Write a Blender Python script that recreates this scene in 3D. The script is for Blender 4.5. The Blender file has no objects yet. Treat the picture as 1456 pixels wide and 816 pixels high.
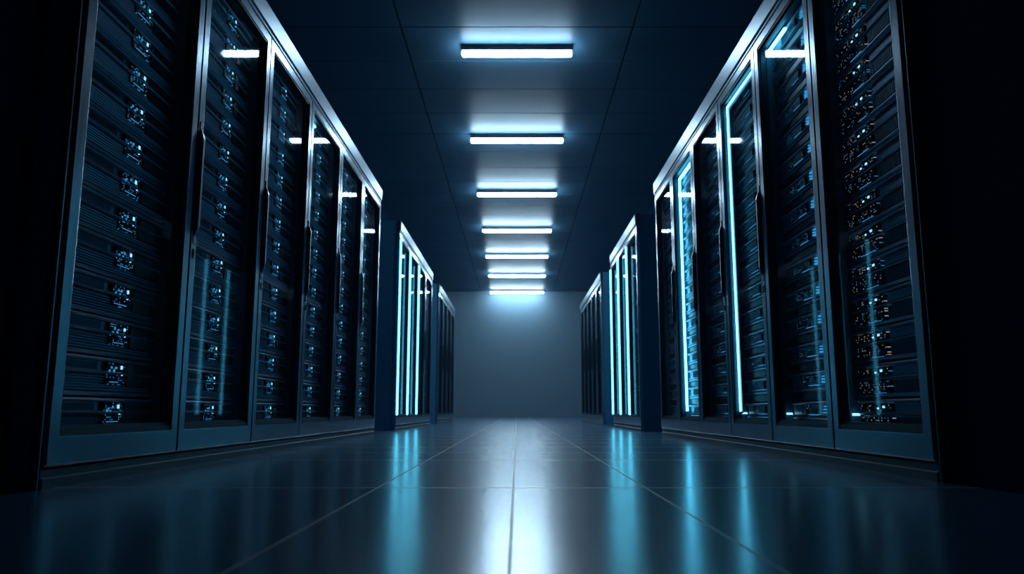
import bpy, bmesh, math, random
from mathutils import Vector
random.seed(7)
SC = bpy.context.scene
COL = SC.collection

# ------------------------------------------------------------------ camera
FPX = 1107.0
cam_d = bpy.data.cameras.new('camera')
cam = bpy.data.objects.new('camera', cam_d)
COL.objects.link(cam)
cam_d.sensor_fit = 'HORIZONTAL'
cam_d.sensor_width = 36.0
cam_d.lens = 36.0 * FPX / 1456.0
cam_d.shift_x = -7.0 / 1456.0
cam_d.clip_start = 0.02
cam.location = (0, 0, 0.211)
cam.rotation_euler = (math.radians(90 + 9.0), 0, 0)
cam_d.dof.use_dof = True
cam_d.dof.focus_distance = 3.6
cam_d.dof.aperture_fstop = (cam_d.lens / 1000.0) / 0.0085
SC.camera = cam

# ------------------------------------------------------------------ light, exposure
w = bpy.data.worlds.new('world'); SC.world = w
w.use_nodes = True
w.node_tree.nodes['Background'].inputs['Color'].default_value = (0.05, 0.30, 0.75, 1)
w.node_tree.nodes['Background'].inputs['Strength'].default_value = 0.02
SC.view_settings.view_transform = 'Standard'
SC.view_settings.look = 'None'
SC.view_settings.exposure = 0.0
SC.view_settings.gamma = 1.0
SC.view_settings.use_curve_mapping = False
SC.cycles.use_denoising = True
SC.cycles.max_bounces = 8
SC.cycles.transparent_max_bounces = 16
SC.cycles.sample_clamp_indirect = 4.0
LAMP_STRENGTH = 72.0
HAZE = 0.002
STRIP_STRENGTH = 10.0

# ------------------------------------------------------------------ materials
def new_mat(name):
    m = bpy.data.materials.new(name); m.use_nodes = True
    nt = m.node_tree
    return m, nt, nt.nodes['Principled BSDF']

def pbr(name, col, rough=0.5, metal=0.0, spec=0.5, noise=0.0, nscale=(8, 8, 8), bump=0.0):
    m, nt, b = new_mat(name)
    b.inputs['Base Color'].default_value = (*col, 1)
    b.inputs['Roughness'].default_value = rough
    b.inputs['Metallic'].default_value = metal
    b.inputs['Specular IOR Level'].default_value = spec
    if noise or bump:
        tc = nt.nodes.new('ShaderNodeTexCoord')
        mp = nt.nodes.new('ShaderNodeMapping'); mp.inputs['Scale'].default_value = nscale
        n = nt.nodes.new('ShaderNodeTexNoise'); n.inputs['Scale'].default_value = 1.0
        n.inputs['Detail'].default_value = 4
        nt.links.new(tc.outputs['Object'], mp.inputs[0]); nt.links.new(mp.outputs[0], n.inputs['Vector'])
        if noise:
            mr = nt.nodes.new('ShaderNodeMapRange')
            mr.inputs['To Min'].default_value = max(0.02, rough - noise)
            mr.inputs['To Max'].default_value = rough + noise
            nt.links.new(n.outputs[0], mr.inputs[0]); nt.links.new(mr.outputs[0], b.inputs['Roughness'])
        if bump:
            bp = nt.nodes.new('ShaderNodeBump'); bp.inputs['Strength'].default_value = bump
            bp.inputs['Distance'].default_value = 0.003
            nt.links.new(n.outputs[0], bp.inputs['Height']); nt.links.new(bp.outputs[0], b.inputs['Normal'])
    return m

def emit(name, col, strength, sampled=True):
    m = bpy.data.materials.new(name); m.use_nodes = True
    nt = m.node_tree; nt.nodes.clear()
    e = nt.nodes.new('ShaderNodeEmission'); o = nt.nodes.new('ShaderNodeOutputMaterial')
    e.inputs[0].default_value = (*col, 1); e.inputs[1].default_value = strength
    nt.links.new(e.outputs[0], o.inputs[0])
    if not sampled:
        m.cycles.emission_sampling = 'NONE'
    return m

def glass_mat():
    m = bpy.data.materials.new('tinted_glass'); m.use_nodes = True
    nt = m.node_tree; nt.nodes.clear()
    o = nt.nodes.new('ShaderNodeOutputMaterial'); mx = nt.nodes.new('ShaderNodeMixShader')
    t = nt.nodes.new('ShaderNodeBsdfTransparent'); t.inputs[0].default_value = (0.86, 0.90, 0.93, 1)
    g = nt.nodes.new('ShaderNodeBsdfGlossy'); g.inputs['Roughness'].default_value = 0.03
    g.inputs[0].default_value = (0.8, 0.9, 1, 1)
    lw = nt.nodes.new('ShaderNodeLayerWeight'); lw.inputs['Blend'].default_value = 0.5
    pw = nt.nodes.new('ShaderNodeMath'); pw.operation = 'POWER'; pw.inputs[1].default_value = 5.0
    f = nt.nodes.new('ShaderNodeMapRange'); f.inputs['To Min'].default_value = 0.02; f.inputs['To Max'].default_value = 0.10
    nt.links.new(lw.outputs['Facing'], pw.inputs[0]); nt.links.new(pw.outputs[0], f.inputs[0])
    nt.links.new(f.outputs[0], mx.inputs[0]); nt.links.new(t.outputs[0], mx.inputs[1])
    nt.links.new(g.outputs[0], mx.inputs[2]); nt.links.new(mx.outputs[0], o.inputs[0])
    return m

def floor_mat():
    m, nt, b = new_mat('glossy_floor_tiles')
    L = nt.links; N = nt.nodes.new
    geo = N('ShaderNodeNewGeometry'); sp = N('ShaderNodeSeparateXYZ'); L.new(geo.outputs['Position'], sp.inputs[0])
    def math_(op, a, bb=None, cc=None):
        n = N('ShaderNodeMath'); n.operation = op
        for i, q in enumerate((a, bb, cc)):
            if q is None: continue
            if hasattr(q, 'is_linked') or hasattr(q, 'links'): L.new(q, n.inputs[i])
            else: n.inputs[i].default_value = q
        return n.outputs[0]
    x = sp.outputs['X']; y = sp.outputs['Y']
    def line(coord, at, wd):
        return math_('LESS_THAN', math_('ABSOLUTE', math_('SUBTRACT', coord, at)), wd)
    def grid(coord, start, period, wd):
        q = math_('WRAP', math_('SUBTRACT', coord, start), period / 2, -period / 2)
        return math_('LESS_THAN', math_('ABSOLUTE', q), wd)
    lx = math_('MAXIMUM', math_('MAXIMUM', line(x, -0.385, 0.003), line(x, -0.010, 0.003)), line(x, 0.355, 0.003))
    ly1 = grid(y, 2.21, 1.21, 0.006)
    ly2 = math_('MULTIPLY', grid(y, 2.21, 0.605, 0.006), math_('GREATER_THAN', y, 3.3))
    msk = math_('MAXIMUM', lx, math_('MAXIMUM', ly1, ly2))
    mix = N('ShaderNodeMix'); mix.data_type = 'RGBA'
    L.new(msk, mix.inputs['Factor'])
    ns = N('ShaderNodeTexNoise'); ns.inputs['Scale'].default_value = 1.6; ns.inputs['Detail'].default_value = 5
    L.new(geo.outputs['Position'], ns.inputs['Vector'])
    cr = N('ShaderNodeMix'); cr.data_type = 'RGBA'
    cr.inputs[6].default_value = (0.032, 0.115, 0.210, 1); cr.inputs[7].default_value = (0.045, 0.135, 0.240, 1)
    L.new(ns.outputs[0], cr.inputs['Factor'])
    L.new(cr.outputs[2], mix.inputs[6]); mix.inputs[7].default_value = (0.30, 0.28, 0.28, 1)
    L.new(mix.outputs[2], b.inputs['Base Color'])
    rr = N('ShaderNodeMapRange'); rr.inputs['To Min'].default_value = 0.19; rr.inputs['To Max'].default_value = 0.24
    L.new(ns.outputs[0], rr.inputs[0])
    rm = math_('ADD', rr.outputs[0], math_('MULTIPLY', msk, 0.25))
    L.new(rm, b.inputs['Roughness'])
    b.inputs['Specular IOR Level'].default_value = 0.95
    return m

def server_face_mat(name, base, cell, metal=0.6, rough=0.38):
    """dark powder-coated sheet with a fine punched grid"""
    m, nt, b = new_mat(name)
    L = nt.links; N = nt.nodes.new
    tc = N('ShaderNodeTexCoord'); mp = N('ShaderNodeMapping')
    mp.inputs['Rotation'].default_value = (0, math.radians(90), 0)
    sp = N('ShaderNodeSeparateXYZ'); L.new(tc.outputs['Object'], sp.inputs[0])
    cb = N('ShaderNodeCombineXYZ'); L.new(sp.outputs['Y'], cb.inputs[0]); L.new(sp.outputs['Z'], cb.inputs[1])
    br = N('ShaderNodeTexBrick'); L.new(cb.outputs[0], br.inputs['Vector'])
    br.inputs['Scale'].default_value = 1.0
    br.inputs['Brick Width'].default_value = cell[0]; br.inputs['Row Height'].default_value = cell[1]
    br.inputs['Mortar Size'].default_value = cell[1] * 0.16
    br.inputs['Color1'].default_value = (*[c * 0.35 for c in base], 1)
    br.inputs['Color2'].default_value = (*[c * 0.8 for c in base], 1)
    br.inputs['Mortar'].default_value = (*[c * 1.9 for c in base], 1)
    L.new(br.outputs['Color'], b.inputs['Base Color'])
    bp = N('ShaderNodeBump'); bp.inputs['Strength'].default_value = 0.8; bp.inputs['Distance'].default_value = 0.002
    L.new(br.outputs['Fac'], bp.inputs['Height']); L.new(bp.outputs[0], b.inputs['Normal'])
    b.inputs['Metallic'].default_value = metal; b.inputs['Roughness'].default_value = rough
    return m

def led_panel_mat(name, cols, strength, cell, thresh):
    """dark plate dotted with tiny lit indicator lights"""
    m, nt, b = new_mat(name)
    L = nt.links; N = nt.nodes.new
    oi = N('ShaderNodeObjectInfo')
    geo = N('ShaderNodeTexCoord'); sp = N('ShaderNodeSeparateXYZ'); L.new(geo.outputs['Object'], sp.inputs[0])
    cb = N('ShaderNodeCombineXYZ')
    def mt(op, a, bb):
        n = N('ShaderNodeMath'); n.operation = op
        L.new(a, n.inputs[0])
        if isinstance(bb, float): n.inputs[1].default_value = bb
        else: L.new(bb, n.inputs[1])
        return n.outputs[0]
    gy = mt('DIVIDE', sp.outputs['Y'], cell[0]); gz = mt('DIVIDE', sp.outputs['Z'], cell[1])
    fy = mt('FRACT', gy, 0.0); fz = mt('FRACT', gz, 0.0)
    L.new(mt('FLOOR', gy, 0.0), cb.inputs[0]); L.new(mt('FLOOR', gz, 0.0), cb.inputs[1])
    L.new(mt('MULTIPLY', oi.outputs['Random'], 97.0), cb.inputs[2])
    wn = N('ShaderNodeTexWhiteNoise'); L.new(cb.outputs[0], wn.inputs['Vector'])
    on = mt('GREATER_THAN', wn.outputs['Value'], thresh)
    inb = mt('MULTIPLY', mt('MULTIPLY', mt('GREATER_THAN', fy, 0.25), mt('LESS_THAN', fy, 0.75)),
             mt('MULTIPLY', mt('GREATER_THAN', fz, 0.3), mt('LESS_THAN', fz, 0.7)))
    on = mt('MULTIPLY', on, inb)
    cr = N('ShaderNodeValToRGB'); cr.color_ramp.interpolation = 'CONSTANT'
    els = cr.color_ramp.elements
    while len(els) < len(cols): els.new(0.5)
    for i, (pos, c) in enumerate(cols):
        els[i].position = pos; els[i].color = (*c, 1)
    sc = N('ShaderNodeSeparateColor'); L.new(wn.outputs['Color'], sc.inputs[0])
    L.new(sc.outputs[1], cr.inputs[0])
    L.new(cr.outputs[0], b.inputs['Emission Color'])
    L.new(mt('MULTIPLY', on, float(strength)), b.inputs['Emission Strength'])
    b.inputs['Base Color'].default_value = (0.008, 0.02, 0.035, 1)
    b.inputs['Roughness'].default_value = 0.5
    b.inputs['Specular IOR Level'].default_value = 0.08
    m.cycles.emission_sampling = 'NONE'
    return m

CY = (0.10, 0.55, 1.0)
M = dict(
    wall=pbr('painted_wall', (0.15, 0.23, 0.28), 0.55, noise=0.08, nscale=(2, 2, 2)),
    pier=pbr('dark_wall_paint', (0.007, 0.036, 0.085), 0.7, spec=0.0, noise=0.06, nscale=(2, 2, 2)),
    ceil=pbr('satin_ceiling_panel', (0.066, 0.150, 0.222), 0.42, spec=0.12, noise=0.03, nscale=(1, 1, 1)),
    ceilb=pbr('ceiling_backing', (0.004, 0.006, 0.009), 0.8),
    floor=floor_mat(),
    metal=pbr('brushed_door_metal', (0.22, 0.285, 0.35), 0.23, metal=0.97, noise=0.05, nscale=(60, 60, 3)),
    trim=pbr('satin_top_trim_metal', (0.18, 0.22, 0.265), 0.32, metal=0.85, noise=0.04, nscale=(30, 3, 30)),
    body=pbr('navy_powder_coat', (0.018, 0.045, 0.075), 0.42, metal=0.25, noise=0.05, nscale=(4, 4, 4)),
    side=pbr('navy_side_panel_paint', (0.05, 0.23, 0.38), 0.5, metal=0.0, noise=0.05, nscale=(4, 4, 4)),
    jamb=pbr('blue_grey_jamb_paint', (0.045, 0.105, 0.165), 0.4, metal=0.2),
    inner=pbr('cabinet_interior_paint', (0.010, 0.022, 0.036), 0.45, metal=0.3),
    black=pbr('black_plastic', (0.006, 0.008, 0.012), 0.35),
    handle=pbr('dark_handle_metal', (0.07, 0.09, 0.12), 0.28, metal=0.9),
    rail=pbr('rail_steel', (0.09, 0.13, 0.18), 0.35, metal=0.8),
    rib=pbr('server_bezel_metal', (0.52, 0.60, 0.68), 0.38, metal=0.5, noise=0.1, nscale=(40, 4, 40)),
    slat=server_face_mat('punched_server_face', (0.055, 0.08, 0.105), (0.018, 0.006)),
    fins=server_face_mat('finned_server_face', (0.06, 0.12, 0.17), (0.007, 0.022), 0.5, 0.4),
    glass=glass_mat(),
    lamp=emit('lamp_diffuser', (0.50, 0.77, 1.0), LAMP_STRENGTH),
    lampbody=pbr('lamp_housing', (0.10, 0.13, 0.16), 0.4),
    strip=emit('cyan_led_strip', (0.11, 0.67, 1.0), STRIP_STRENGTH),
    tube=emit('cyan_led_tube', (0.11, 0.66, 1.0), STRIP_STRENGTH * 0.6),
    white_strip=emit('white_led_strip', (0.30, 0.78, 1.0), 2.0, False),
    led=emit('cyan_status_led', (0.22, 0.70, 1.0), 2.0, False),
    led_dim=emit('blue_status_led', (0.04, 0.32, 0.65), 1.1, False),
    led_orange=emit('orange_status_led', (1.0, 0.38, 0.18), 0.3, False),
    panelA=led_panel_mat('blue_dotted_panel', [(0.0, (0.04, 0.35, 0.7)), (0.75, (0.15, 0.6, 0.9))], 0.7, (0.011, 0.0075), 0.72),
    panelB=led_panel_mat('mixed_dotted_panel', [(0.0, (0.05, 0.35, 0.7)), (0.45, (0.5, 0.6, 0.7)), (0.88, (0.8, 0.25, 0.10))],
                         0.55, (0.012, 0.009), 0.74),
    panelC=led_panel_mat('port_dotted_panel', [(0.0, (0.03, 0.30, 0.6)), (0.8, (0.3, 0.6, 0.8))], 0.45, (0.010, 0.010), 0.60),
)

# ------------------------------------------------------------------ helpers
def box(bm, a, b, bev=0.0):
    x0, x1 = sorted((a[0], b[0])); y0, y1 = sorted((a[1], b[1])); z0, z1 = sorted((a[2], b[2]))
    vs = [bm.verts.new(p) for p in ((x0, y0, z0), (x1, y0, z0), (x1, y1, z0), (x0, y1, z0),
                                    (x0, y0, z1), (x1, y0, z1), (x1, y1, z1), (x0, y1, z1))]
    fs = [bm.faces.new([vs[i] for i in q]) for q in
          ((0, 3, 2, 1), (4, 5, 6, 7), (0, 1, 5, 4), (1, 2, 6, 5), (2, 3, 7, 6), (3, 0, 4, 7))]
    if bev:
        es = {e for f in fs for e in f.edges}
        bmesh.ops.bevel(bm, geom=list(es), offset=bev, segments=2, affect='EDGES')

def profile_y(bm, prof, y0, y1):
    """closed outline of (x, z) pairs pulled from y0 to y1"""
    a = [bm.verts.new((p[0], y0, p[1])) for p in prof]
    b = [bm.verts.new((p[0], y1, p[1])) for p in prof]
    n = len(prof)
    for i in range(n):
        bm.faces.new((a[i], a[(i + 1) % n], b[(i + 1) % n], b[i]))
    bm.faces.new(a[::-1]); bm.faces.new(b)

def mesh(name, bm, mat):
    bmesh.ops.recalc_face_normals(bm, faces=bm.faces[:])
    me = bpy.data.meshes.new(name); bm.to_mesh(me); bm.free()
    me.materials.append(mat)
    return me

def link(name, me, parent=None, loc=(0, 0, 0), **props):
    o = bpy.data.objects.new(name, me); COL.objects.link(o)
    o.parent = parent; o.location = loc
    for k, v in props.items(): o[k] = v
    return o

def struct(name, bm, mat):
    return link(name, mesh(name, bm, mat), kind='structure')

# ------------------------------------------------------------------ layout
XL, XR = 1.29, 1.27            # aisle faces of the left and right rows
WL, WR = 0.823, 0.747          # cabinet widths
HC = 2.26
DEEP = 1.05
CEIL = 0.211 + 3.914
WALLX = 2.62
BACK = 25.7
ROWS = [  # side, start, cabinets, width, row word
    (-1, 2.15, 6, WL, 'front'), (1, 2.388, 6, WR, 'front'),
    (-1, 8.30, 4, WL, 'middle'), (1, 8.00, 3, WR, 'middle'),
    (-1, 12.60, 4, 0.80, 'farthest'), (1, 11.50, 5, WR, 'farthest')]

# ------------------------------------------------------------------ room shell
bm = bmesh.new(); box(bm, (-WALLX - .1, -3, -0.1), (WALLX + .1, BACK + .1, 0)); struct('floor', bm, M['floor'])
bm = bmesh.new()
yy = 7.53 - 0.787 * 14
while yy < BACK:
    y1 = min(yy + 0.787, BACK)
    for x0, x1 in ((-WALLX, -1.2), (-1.2, 1.2), (1.2, WALLX)):
        box(bm, (x0 + .009, max(yy, -3) + .007, CEIL), (x1 - .009, y1 - .007, CEIL + .02), 0.0015)
    yy += 0.787
struct('ceiling', bm, M['ceil'])
bm = bmesh.new(); box(bm, (-WALLX - .1, -3, CEIL + .025), (WALLX + .1, BACK + .1, CEIL + .12)); struct('ceiling_slab', bm, M['ceilb'])
bm = bmesh.new(); box(bm, (-WALLX - .1, BACK, 0), (WALLX + .1, BACK + .1, CEIL + .025)); struct('wall_back', bm, M['wall'])
for s, nm in ((-1, 'left'), (1, 'right')):
    bm = bmesh.new(); box(bm, (s * WALLX, -3, 0), (s * (WALLX + .1), BACK, CEIL + .025)); struct('wall_' + nm, bm, M['pier'])
bm = bmesh.new(); box(bm, (-1.36, -3, 0), (-WALLX, 2.10, CEIL)); struct('wall_front_left', bm, M['pier'])
bm = bmesh.new(); box(bm, (1.285, -3, 0), (WALLX, 2.355, CEIL)); struct('wall_front_right', bm, M['pier'])

# ------------------------------------------------------------------ cabinets
Z0, Z1 = 0.058, 2.125          # door bottom and top
SW = 0.070                     # stile width
GB, GT = 0.168, 2.06           # glass bottom and top

def frame_sweep(s, wd):
    bm = bmesh.new()
    prof = [(0, -.026), (0, .010), (.06, .016), (.71, .016), (.738, .0155), (.74, .0128), (.74, -.026)]
    g = 0.0035
    u0, u1, z0, z1 = g, wd - g, Z0, Z1
    corners = [(u0, z0, 1, 1), (u1, z0, -1, 1), (u1, z1, -1, -1), (u0, z1, 1, -1)]
    rings = []
    for (u, z, du, dz) in corners:
        zw = (GB - Z0) if dz > 0 else (Z1 - GT)
        rings.append([bm.verts.new((-s * p, u + du * a * SW, z + dz * a * zw)) for a, p in prof])
    n = len(prof)
    for k in range(4):
        r, q = rings[k], rings[(k + 1) % 4]
        for i in range(n):
            bm.faces.new((r[i], r[(i + 1) % n], q[(i + 1) % n], q[i]))
    return mesh('door_frame', bm, M['metal'])

cab_cache = {}
def cab_meshes(s, wd):
    key = (s, round(wd, 3))
    if key in cab_cache: return cab_cache[key]
    d = {}
    v0 = 0.030
    bm = bmesh.new(); t = 0.022      # open-fronted carcass
    box(bm, (s * v0, 0.001, .05), (s * DEEP, t, HC - .01)); box(bm, (s * v0, wd - t, .05), (s * DEEP, wd - .001, HC - .01))
    box(bm, (s * v0, t, .05), (s * DEEP, wd - t, .12)); box(bm, (s * v0, t, 2.10), (s * DEEP, wd - t, HC - .01))
    box(bm, (s * (DEEP - .02), t, .12), (s * DEEP, wd - t, 2.10))
    d['body'] = mesh('body', bm, M['body'])
    bm = bmesh.new()                 # jamb lining seen through the door
    for ua, ub in ((t, t + .030), (wd - t - .030, wd - t)):
        profile = [(s * .032, ua), (s * .16, ua), (s * .16, ub), (s * .032, ub)]
        box(bm, (s * .034, ua, .12), (s * .16, ub, 2.10), 0.002)
    d['jamb'] = mesh('jamb', bm, M['jamb'])
    d['rails'] = []
    for ua in (t + .036, wd - t - .036 - .022):
        bm = bmesh.new(); box(bm, (s * .080, ua, .12), (s * .10, ua + .022, 2.10), .001)
        for k in range(48):
            z = .15 + k * .04
            box(bm, (s * .0785, ua + .007, z), (s * .0805, ua + .015, z + .008))
        d['rails'].append(mesh('mounting_rail', bm, M['rail']))
    bm = bmesh.new()                 # stepped plinth
    profile_y(bm, [(s * .05, 0), (-s * .014, 0), (-s * .014, .026), (-s * .006, .030), (-s * .006, .050), (s * .0, .0545), (s * .05, .0545)], 0, wd)
    d['plinth'] = mesh('plinth', bm, M['body'])
    bm = bmesh.new()                 # crown over the doors
    profile_y(bm, [(s * .12, 2.130), (-s * .012, 2.130), (-s * .016, 2.136), (-s * .016, 2.150), (-s * .024, 2.156), (-s * .028, HC - .012),
                   (-s * .022, HC), (s * .12, HC)], 0, wd)
    d['trim'] = mesh('top_trim', bm, M['trim'])
    d['frame'] = frame_sweep(s, wd)
    bm = bmesh.new(); box(bm, (s * .006, SW + .0005, GB + .0005), (s * .011, wd - SW - .0005, GT - .0005)); d['pane'] = mesh('glass_pane', bm, M['glass'])
    bm = bmesh.new()                 # black inner gasket around the pane
    for f0, f1, px in ((.745, .90, .0127), (.90, 1.0, .003)):
        a0, a1 = SW * f0, SW * f1; bz, tz = GB - Z0, Z1 - GT
        zb0, zb1, zt0, zt1 = Z0 + bz * f0, Z0 + bz * f1, Z1 - tz * f0, Z1 - tz * f1
        for p, q in (((a0, zb0), (a1, zt0)), ((wd - a1, zb0), (wd - a0, zt0)), ((a1, zb0), (wd - a1, zb1)), ((a1, zt1), (wd - a1, zt0))):
            box(bm, (-s * px, p[0], p[1]), (s * .024, q[0], q[1]), .001)
    d['gasket'] = mesh('gasket', bm, M['inner'])
    bm = bmesh.new()                 # long swing handle: grip, two feet with slanted ends
    u = SW * .49
    pr = [(-s * .016, 1.34), (-s * .016, 0.87), (-s * .030, 0.90), (-s * .044, 0.93), (-s * .044, 1.28), (-s * .030, 1.315)]
    profile_y(bm, [(-s * .012, .86), (-s * .018, .86), (-s * .018, 1.36), (-s * .012, 1.36)], u - .013, u + .013)
    profile_y(bm, [(-s * .018, 1.33), (-s * .026, 1.31), (-s * .031, 1.29), (-s * .031, .93), (-s * .026, .91), (-s * .018, .89),
                   (-s * .0175, .90), (-s * .0175, 1.32)], u - .008, u + .008)
    d['handle'] = mesh('handle', bm, M['handle'])
    bm = bmesh.new(); box(bm, (-s * .012, u - .008, .80), (-s * .020, u + .008, .84), .003); d['latch'] = mesh('lock', bm, M['handle'])
    d['hinges'] = []
    for z in (.30, 1.85):
        bm = bmesh.new(); bmesh.ops.create_cone(bm, cap_ends=True, segments=12, radius1=.006, radius2=.006, depth=.07)
        bmesh.ops.translate(bm, verts=bm.verts[:], vec=(-s * .010, wd - .012, z)); d['hinges'].append(mesh('hinge', bm, M['handle']))
    cab_cache[key] = d
    return d

def strip_mesh(s, wd, kind):
    bm = bmesh.new(); x0, x1 = s * .026, s * .040; zt = GT - .012; zb = .205
    fu = wd - SW - .014
    if kind == 'far':
        x0, x1 = s * .014, s * .022
        box(bm, (x0, fu - .010, zb), (x1, fu, zt)); box(bm, (x0, SW + .006, zt - .010), (x1, fu, zt))
    if kind == 'farwide':
        box(bm, (x0, fu - .020, zb), (x1, fu, zt)); box(bm, (x0, SW + .02, zt - .022), (x1, fu, zt))
    if kind == 'shortfar':
        box(bm, (x0, fu - .26, zt - .012), (x1, fu, zt))
    if kind.startswith('shortnear'):
        box(bm, (x0, SW + .02, zt - .012), (x1, SW + .02 + float(kind[9:]), zt))
    if kind == 'near' or kind == 'both':
        box(bm, (x0, SW + .014, zb), (x1, SW + .026, zt))
    if 'face' in kind:               # round tube clipped on the door's far stile, one more on the near stile
        for u in ([wd - .022, .022] if kind == 'faceboth' else [wd - .022]):
            box(bm, (-s * .0165, u - .008, .16), (-s * .034, u + .008, GT), .005)
    return mesh('led_strip', bm, M['tube' if 'face' in kind else 'strip'])

NTH = ['nearest', 'second-nearest', 'third-nearest', 'fourth-nearest', 'fifth-nearest', 'sixth-nearest']
ORD = ['lowest', 'second from the bottom', 'third from the bottom', 'fourth from the bottom', 'fifth from the bottom',
       'sixth from the bottom', 'seventh from the bottom', 'eighth from the bottom', 'seventh from the top', 'sixth from the top',
       'fifth from the top', 'fourth from the top', 'third from the top', 'second from the top', 'topmost']
STRIPS = {(-1, 'front', 3): 'shortnear.16', (-1, 'front', 4): 'shortnear.12', (-1, 'front', 5): 'shortnear.10',
          (1, 'front', 1): 'shortfar', (1, 'front', 2): 'far', (1, 'front', 4): 'farwide',
          (-1, 'middle', 0): 'faceboth', (-1, 'middle', 1): 'face',
          (1, 'middle', 0): 'face', (1, 'middle', 1): 'face', (1, 'middle', 2): 'face'}
STRIP_WORD = {'face': 'a cyan light strip', 'faceboth': 'two cyan light strips', 'far': 'a cyan light strip',
              'farwide': 'one broad cyan strip', 'shortfar': 'a short cyan top light'}

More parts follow.
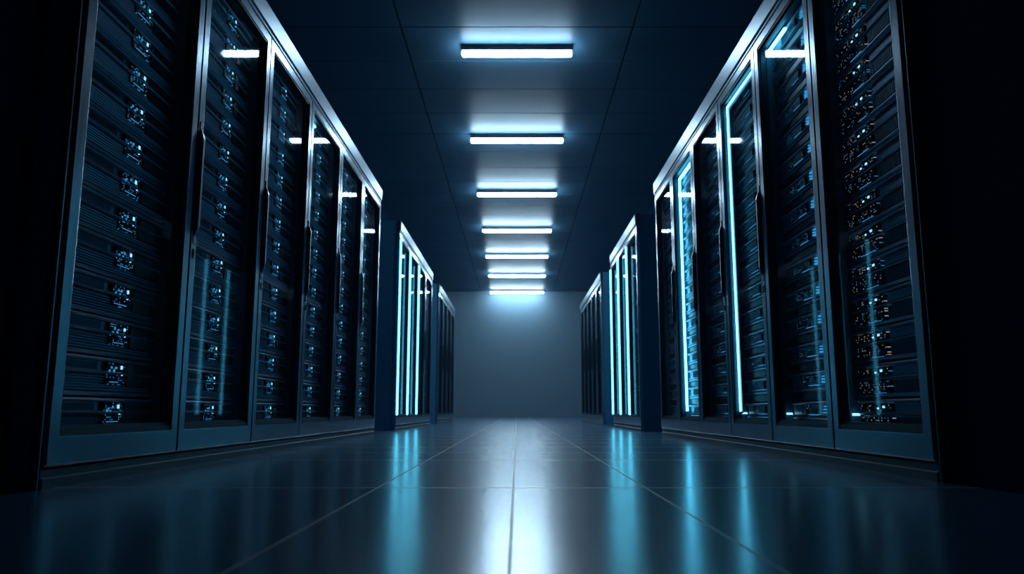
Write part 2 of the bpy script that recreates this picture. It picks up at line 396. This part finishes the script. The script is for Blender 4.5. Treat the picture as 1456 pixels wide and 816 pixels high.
# ---- servers: one master mesh set per kind and side
def server_meshes(s, wd, kind, var=0):
    rnd = random.Random(var * 31 + 5)
    jit = lambda q: rnd.uniform(-q, q)
    a, b = .082, wd - .082           # along the row
    L = b - a
    vf = .066                        # front face behind the door plane
    d = {}
    fx = lambda v: s * v
    if kind == 'A':                  # 3U slatted chassis: flat grille on top, fine slats below
        H = .128
        bm = bmesh.new()
        pr = [(.52, .002), (vf + .012, .002), (vf - .004, .003), (vf - .010, .010), (vf - .004, .014), (vf + .010, .016)]
        z = .018
        for k in range(6):
            pr += [(vf + .008, z), (vf - .003, z + .002), (vf - .004, z + .0055), (vf + .008, z + .0065)]; z += .0085
        pr += [(vf + .012, .071), (vf - .010, .074), (vf - .014, .080), (vf - .006, .084), (vf + .004, .085),
               (vf + .004, .112), (vf - .012, .115), (vf - .016, .120), (vf - .010, .125), (vf + .012, .126), (.52, .126)]
        profile_y(bm, [(fx(v), z) for v, z in pr], a, b)
        d['self'] = mesh('rack_server', bm, M['rib'])
        bm = bmesh.new(); box(bm, (fx(vf + .001), a + .01, .087), (fx(vf + .006), a + L * .45, .110)); d['vent_grille'] = [mesh('vent_grille', bm, M['slat'])]
        pa, pb = a + L * .51, a + L * .70
        bm = bmesh.new(); box(bm, (fx(vf - .008), pa, .040), (fx(vf + .006), pb, .114), .001); d['indicator_panel'] = [mesh('indicator_panel', bm, M['panelA'])]
        bm = bmesh.new(); box(bm, (fx(vf - .009), a + L * .72, .036), (fx(vf + .008), b - .012, .110), .002)
        d['drive_bay'] = [mesh('drive_bay', bm, M['black'])]
        subs = []
        def bit(nm, u0, u1, z0, z1, mt):
            q = bmesh.new(); box(q, (fx(vf - .0105), u0, z0), (fx(vf - .007), u1, z1), .0006); subs.append((nm, mesh(nm, q, mt)))
        W_ = pb - pa
        j = jit(.04)
        bit('status_light', pa + W_ * (.74 + j), pa + W_ * (.82 + j), .091 + jit(.002), .103 + jit(.002), M['led'])
        bit('status_light', pa + W_ * (.76 - j), pa + W_ * (.82 - j), .072, .072 + .005 + jit(.002), M['led'])
        for i in range(4):
            u = pa + W_ * (.12 + .11 * i + jit(.03)); z = .080 + (i % 2) * .012 + jit(.002)
            bit('port_light', u, u + W_ * (.06 + jit(.02)), z, z + .007 + jit(.003), M['led_dim'])
        bit('activity_light', pa + W_ * .18, pa + W_ * (.70 + jit(.1)), .048, .0498, M['led_dim'])
        d['subs'] = ('indicator_panel', subs)
    elif kind == 'B':                # chassis with a dotted port block on the far side and fins on the near side
        H = .128
        bm = bmesh.new()
        pr = [(.52, .002), (vf + .012, .002), (vf - .004, .003), (vf - .010, .008), (vf - .010, .013), (vf + .006, .015),
              (vf + .006, .066), (vf - .010, .069), (vf - .012, .074), (vf + .004, .078), (vf + .004, .113), (vf - .012, .115),
              (vf - .015, .121), (vf - .010, .125), (vf + .012, .126), (.52, .126)]
        profile_y(bm, [(fx(v), z) for v, z in pr], a, b)
        d['self'] = mesh('rack_server', bm, M['rib'])
        bm = bmesh.new(); box(bm, (fx(vf - .004), a + .006, .080), (fx(vf + .006), a + L * .52, .111))
        for k in range(22):
            u = a + .010 + k * (L * .50) / 22
            box(bm, (fx(vf - .009), u, .019), (fx(vf + .007), u + .004, .062))
        d['fin_grille'] = [mesh('fin_grille', bm, M['fins'])]
        bm = bmesh.new(); box(bm, (fx(vf - .008), a + L * .55, .017), (fx(vf + .006), b - .01, .064), .001)
        box(bm, (fx(vf - .008), a + L * .55, .080), (fx(vf + .006), b - .01, .111), .001)
        d['port_panel'] = [mesh('port_panel', bm, M['panelB'])]
        subs = []
        def bit(nm, u0, u1, z0, z1, mt):
            q = bmesh.new(); box(q, (fx(vf - .0105), u0, z0), (fx(vf - .007), u1, z1), .0006); subs.append((nm, mesh(nm, q, mt)))
        bit('status_light', a + L * .64, a + L * .665, .094, .102, M['led'])
        bit('status_light', a + L * .72, a + L * .74, .090, .096, M['led'])
        bit('warning_light', a + L * .84, a + L * .855, .100, .104, M['led_orange'])
        bit('activity_light', a + L * .60, a + L * (.8 + jit(.1)), .0175, .0185, M['led_dim'])
        d['subs'] = ('port_panel', subs)
    elif kind == 'C':                # chassis with black slot, grid port block and lit cells
        H = .128
        bm = bmesh.new()
        pr = [(.52, .002), (vf + .014, .002), (vf + .014, .040), (vf - .006, .042), (vf - .010, .047), (vf - .004, .052), (vf + .004, .053),
              (vf + .004, .058), (vf - .008, .060), (vf - .010, .064), (vf + .002, .067), (vf + .002, .112), (vf - .012, .114),
              (vf - .016, .120), (vf - .010, .125), (vf + .012, .126), (.52, .126)]
        profile_y(bm, [(fx(v), z) for v, z in pr], a, b)
        d['self'] = mesh('rack_server', bm, M['rib'])
        bm = bmesh.new(); box(bm, (fx(vf - .008), a + L * .44, .070), (fx(vf + .004), a + L * .78, .110), .001)
        d['port_panel'] = [mesh('port_panel', bm, M['panelC'])]
        bm = bmesh.new(); box(bm, (fx(vf - .004), a + L * .02, .006), (fx(vf + .016), b - .02, .037), .002)
        d['drive_slot'] = [mesh('drive_slot', bm, M['black'])]
        bm = bmesh.new(); box(bm, (fx(vf - .006), a + .008, .070), (fx(vf + .004), a + L * .16, .110)); d['vent_grille'] = [mesh('vent_grille', bm, M['slat'])]
        subs = []
        def bit(nm, u0, u1, z0, z1, mt):
            q = bmesh.new(); box(q, (fx(vf - .0105), u0, z0), (fx(vf + .003), u1, z1), .0006); subs.append((nm, mesh(nm, q, mt)))
        for i in range(3):
            bit('port_light', a + L * (.30 + jit(.02)), a + L * (.33 + jit(.01)), .074 + i * .013, .079 + i * .013 + jit(.002), M['led_dim'])
        bit('status_light', a + L * (.235 + jit(.01)), a + L * .265, .076 + jit(.004), .086 + jit(.003), M['led'])
        bit('activity_light', a + L * .44, a + L * (.60 + jit(.1)), .0665, .0675, M['led_dim'])
        d['subs'] = ('self', subs)
    else:                            # tall blade chassis of the distant rows
        bm = bmesh.new()
        pr = [(.52, .003), (vf - .006, .003), (vf - .010, .012), (vf + .006, .020), (vf + .006, .28), (vf - .010, .29), (vf - .010, .305), (.52, .307)]
        profile_y(bm, [(fx(v), z) for v, z in pr], a, b)
        d['self'] = mesh('blade_server_chassis', bm, M['rib'])
        bm = bmesh.new()
        for k in range(8):
            u = a + .012 + k * (L - .02) / 8
            box(bm, (fx(vf - .006), u, .024), (fx(vf + .007), u + (L - .02) / 8 - .008, .276), .002)
        d['blade_fronts'] = [mesh('blade_fronts', bm, M['slat'])]
        bm = bmesh.new(); box(bm, (fx(vf - .0075), a + L * .4, .25), (fx(vf - .0055), a + L * .62, .265))
        d['indicator_panel'] = [mesh('indicator_panel', bm, M['panelA'])]
        d['subs'] = None
    return d

srv_cache = {}
def place_server(s, wd, kind, loc, label, group, cat):
    var = random.randrange(4) if kind != 'D' else 0
    key = (s, round(wd, 3), kind, var)
    if key not in srv_cache: srv_cache[key] = server_meshes(s, wd, kind, var)
    d = srv_cache[key]
    root = link('blade_chassis' if kind == 'D' else 'rack_server', d['self'], None, loc, label=label, category=cat, group=group)
    made = {'self': root}
    for k, v in d.items():
        if k in ('self', 'subs'): continue
        for me in v: made[k] = link(k, me, root)
    if d['subs']:
        par, subs = d['subs']
        for nm, me in subs: link(nm, me, made[par])
    return root

def cabinet(s, x, y, wd, row, i, n):
    d = cab_meshes(s, wd)
    side = 'left' if s < 0 else 'right'
    sk = STRIPS.get((s, row, i))
    if sk: extra = STRIP_WORD.get(sk, 'a tiny cyan top light')
    else: extra = 'no light strip'
    root = bpy.data.objects.new('server_cabinet', None); COL.objects.link(root)
    root.location = (x, y, 0)
    nth = NTH[i] + ' of the ' + row + ' ' + side + ' row'
    root['label'] = 'glass-doored cabinet with %s, %s' % (extra, nth)
    root['category'] = 'server cabinet'
    root['group'] = '%s %s row of server cabinets' % (row, side)
    link('body', d['body'], root); link('jamb_lining', d['jamb'], root)
    for r in d['rails']: link('mounting_rail', r, root)
    link('plinth', d['plinth'], root); link('top_trim', d['trim'], root)
    door = link('cabinet_door', d['frame'], root)
    link('glass_pane', d['pane'], door); link('gasket', d['gasket'], door)
    if i > (1 if (s > 0 and row == 'front') else 0):
        link('handle', d['handle'], door); link('lock', d['latch'], door)
    for h in d['hinges']: link('hinge', h, door)
    if sk:
        link('led_strip', strip_mesh(s, wd, sk), root, label='glowing cyan light strip')
    if sk == 'far':                  # added dark shield that keeps the strip's light off the servers
        bm = bmesh.new(); fu = wd - SW - .014
        box(bm, (s * .0225, fu - .034, .195), (s * .026, fu + .008, GT)); box(bm, (s * .0225, SW + .004, GT - .045), (s * .026, fu - .034, GT))
        link('strip_light_shield', mesh('strip_light_shield', bm, M['inner']), root)
    if s > 0 and row == 'front' and i in (0, 1, 2):
        bm = bmesh.new(); fu = wd - .079
        box(bm, (s * .034, fu, .190), (s * .060, fu + .012, .200)); link('base_light', mesh('base_light', bm, M['white_strip']), root, label='small lit bar at the cabinet bottom')
    if i == 0:                       # finished side panel and corner trim on the row's near end
        bm = bmesh.new()
        box(bm, (-s * .004, -.022, 0), (s * DEEP, -.001, HC - .004), .002)
        link('side_panel', mesh('side_panel', bm, M['side']), root)
        bm = bmesh.new(); box(bm, (-s * .016, -.030, 0), (s * .010, -.0225, HC), .002)
        link('corner_trim', mesh('corner_trim', bm, M['metal']), root)
    if i == n - 1:
        bm = bmesh.new(); box(bm, (-s * .004, wd + .001, 0), (s * DEEP, wd + .022, HC - .004), .002)
        link('side_panel', mesh('side_panel', bm, M['side']), root)
    if row == 'front':
        kind = 'A' if s < 0 else ('B' if i == 0 else 'C')
        adj = {'A': 'dark slatted server', 'B': 'finned dotted-light server', 'C': 'dark slotted server'}[kind]
        for k in range(15):
            place_server(s, wd, kind, (x, y, .125 + k * .1305),
                         '%s, %s in the %s %s cabinet' % (adj, ORD[k], NTH[i], side), 'rack servers in the front %s row' % side, 'server')
    else:
        for k in range(6):
            w_ = ['bottom', 'second lowest', 'third lowest', 'third highest', 'second highest', 'top'][k]
            place_server(s, wd, 'D', (x, y, .135 + k * .318),
                         'dark blade chassis, %s in %s cabinet of %s %s row' % (w_, NTH[i], row, side),
                         'blade chassis in the %s %s row' % (row, side), 'server')
    return root

for s, y0, n, wd, row in ROWS:
    X = XL if s < 0 else XR
    for i in range(n):
        cabinet(s, s * X, y0 + i * wd, wd, row, i, n)

# ------------------------------------------------------------------ ceiling lamps
lampY = [7.96, 10.72, 13.56, 16.42, 19.28, 22.15, 25.30]
lampL = [1.19, 1.32, 1.41, 1.48, 1.56, 1.62, 1.74]
LN = ['nearest the camera, topmost in view', 'second from the camera', 'third from the camera', 'fourth from the camera',
      'third from the back wall', 'second from the back wall', 'closest to the back wall']
for y, ln, nm in zip(lampY, lampL, LN):
    root = bpy.data.objects.new('ceiling_lamp', None); COL.objects.link(root); root.location = (0, y, CEIL)
    root['label'] = 'white linear ceiling lamp, ' + nm; root['category'] = 'ceiling lamp'; root['group'] = 'ceiling lamps over the aisle'
    h = ln / 2
    bm = bmesh.new(); box(bm, (-h, -.042, -.112), (h, .042, -.064), .012); link('diffuser', mesh('diffuser', bm, M['lamp']), root)
    bm = bmesh.new(); box(bm, (-h - .004, -.046, -.0635), (h + .004, .046, -.030), .002); link('housing', mesh('housing', bm, M['lampbody']), root)
    for q in (-1, 1):
        bm = bmesh.new(); box(bm, (q * h * .6 - .01, -.01, -.031), (q * h * .6 + .01, .01, 0)); link('mounting_bracket', mesh('mounting_bracket', bm, M['lampbody']), root)

# ------------------------------------------------------------------ thin haze volume, added for lamp glow and blue ambient fill
bm = bmesh.new(); box(bm, (-WALLX + .01, -2.5, .001), (WALLX - .01, BACK - .01, CEIL - .001))
hm = bpy.data.materials.new('thin_haze'); hm.use_nodes = True
hn = hm.node_tree; hn.nodes.clear()
ho = hn.nodes.new('ShaderNodeOutputMaterial'); hv = hn.nodes.new('ShaderNodeVolumeScatter')
hv.inputs['Color'].default_value = (0.25, 0.60, 1.0, 1); hv.inputs['Density'].default_value = HAZE; hv.inputs['Anisotropy'].default_value = 0.35
hn.links.new(hv.outputs[0], ho.inputs['Volume'])
link('haze', mesh('haze', bm, hm), kind='structure')
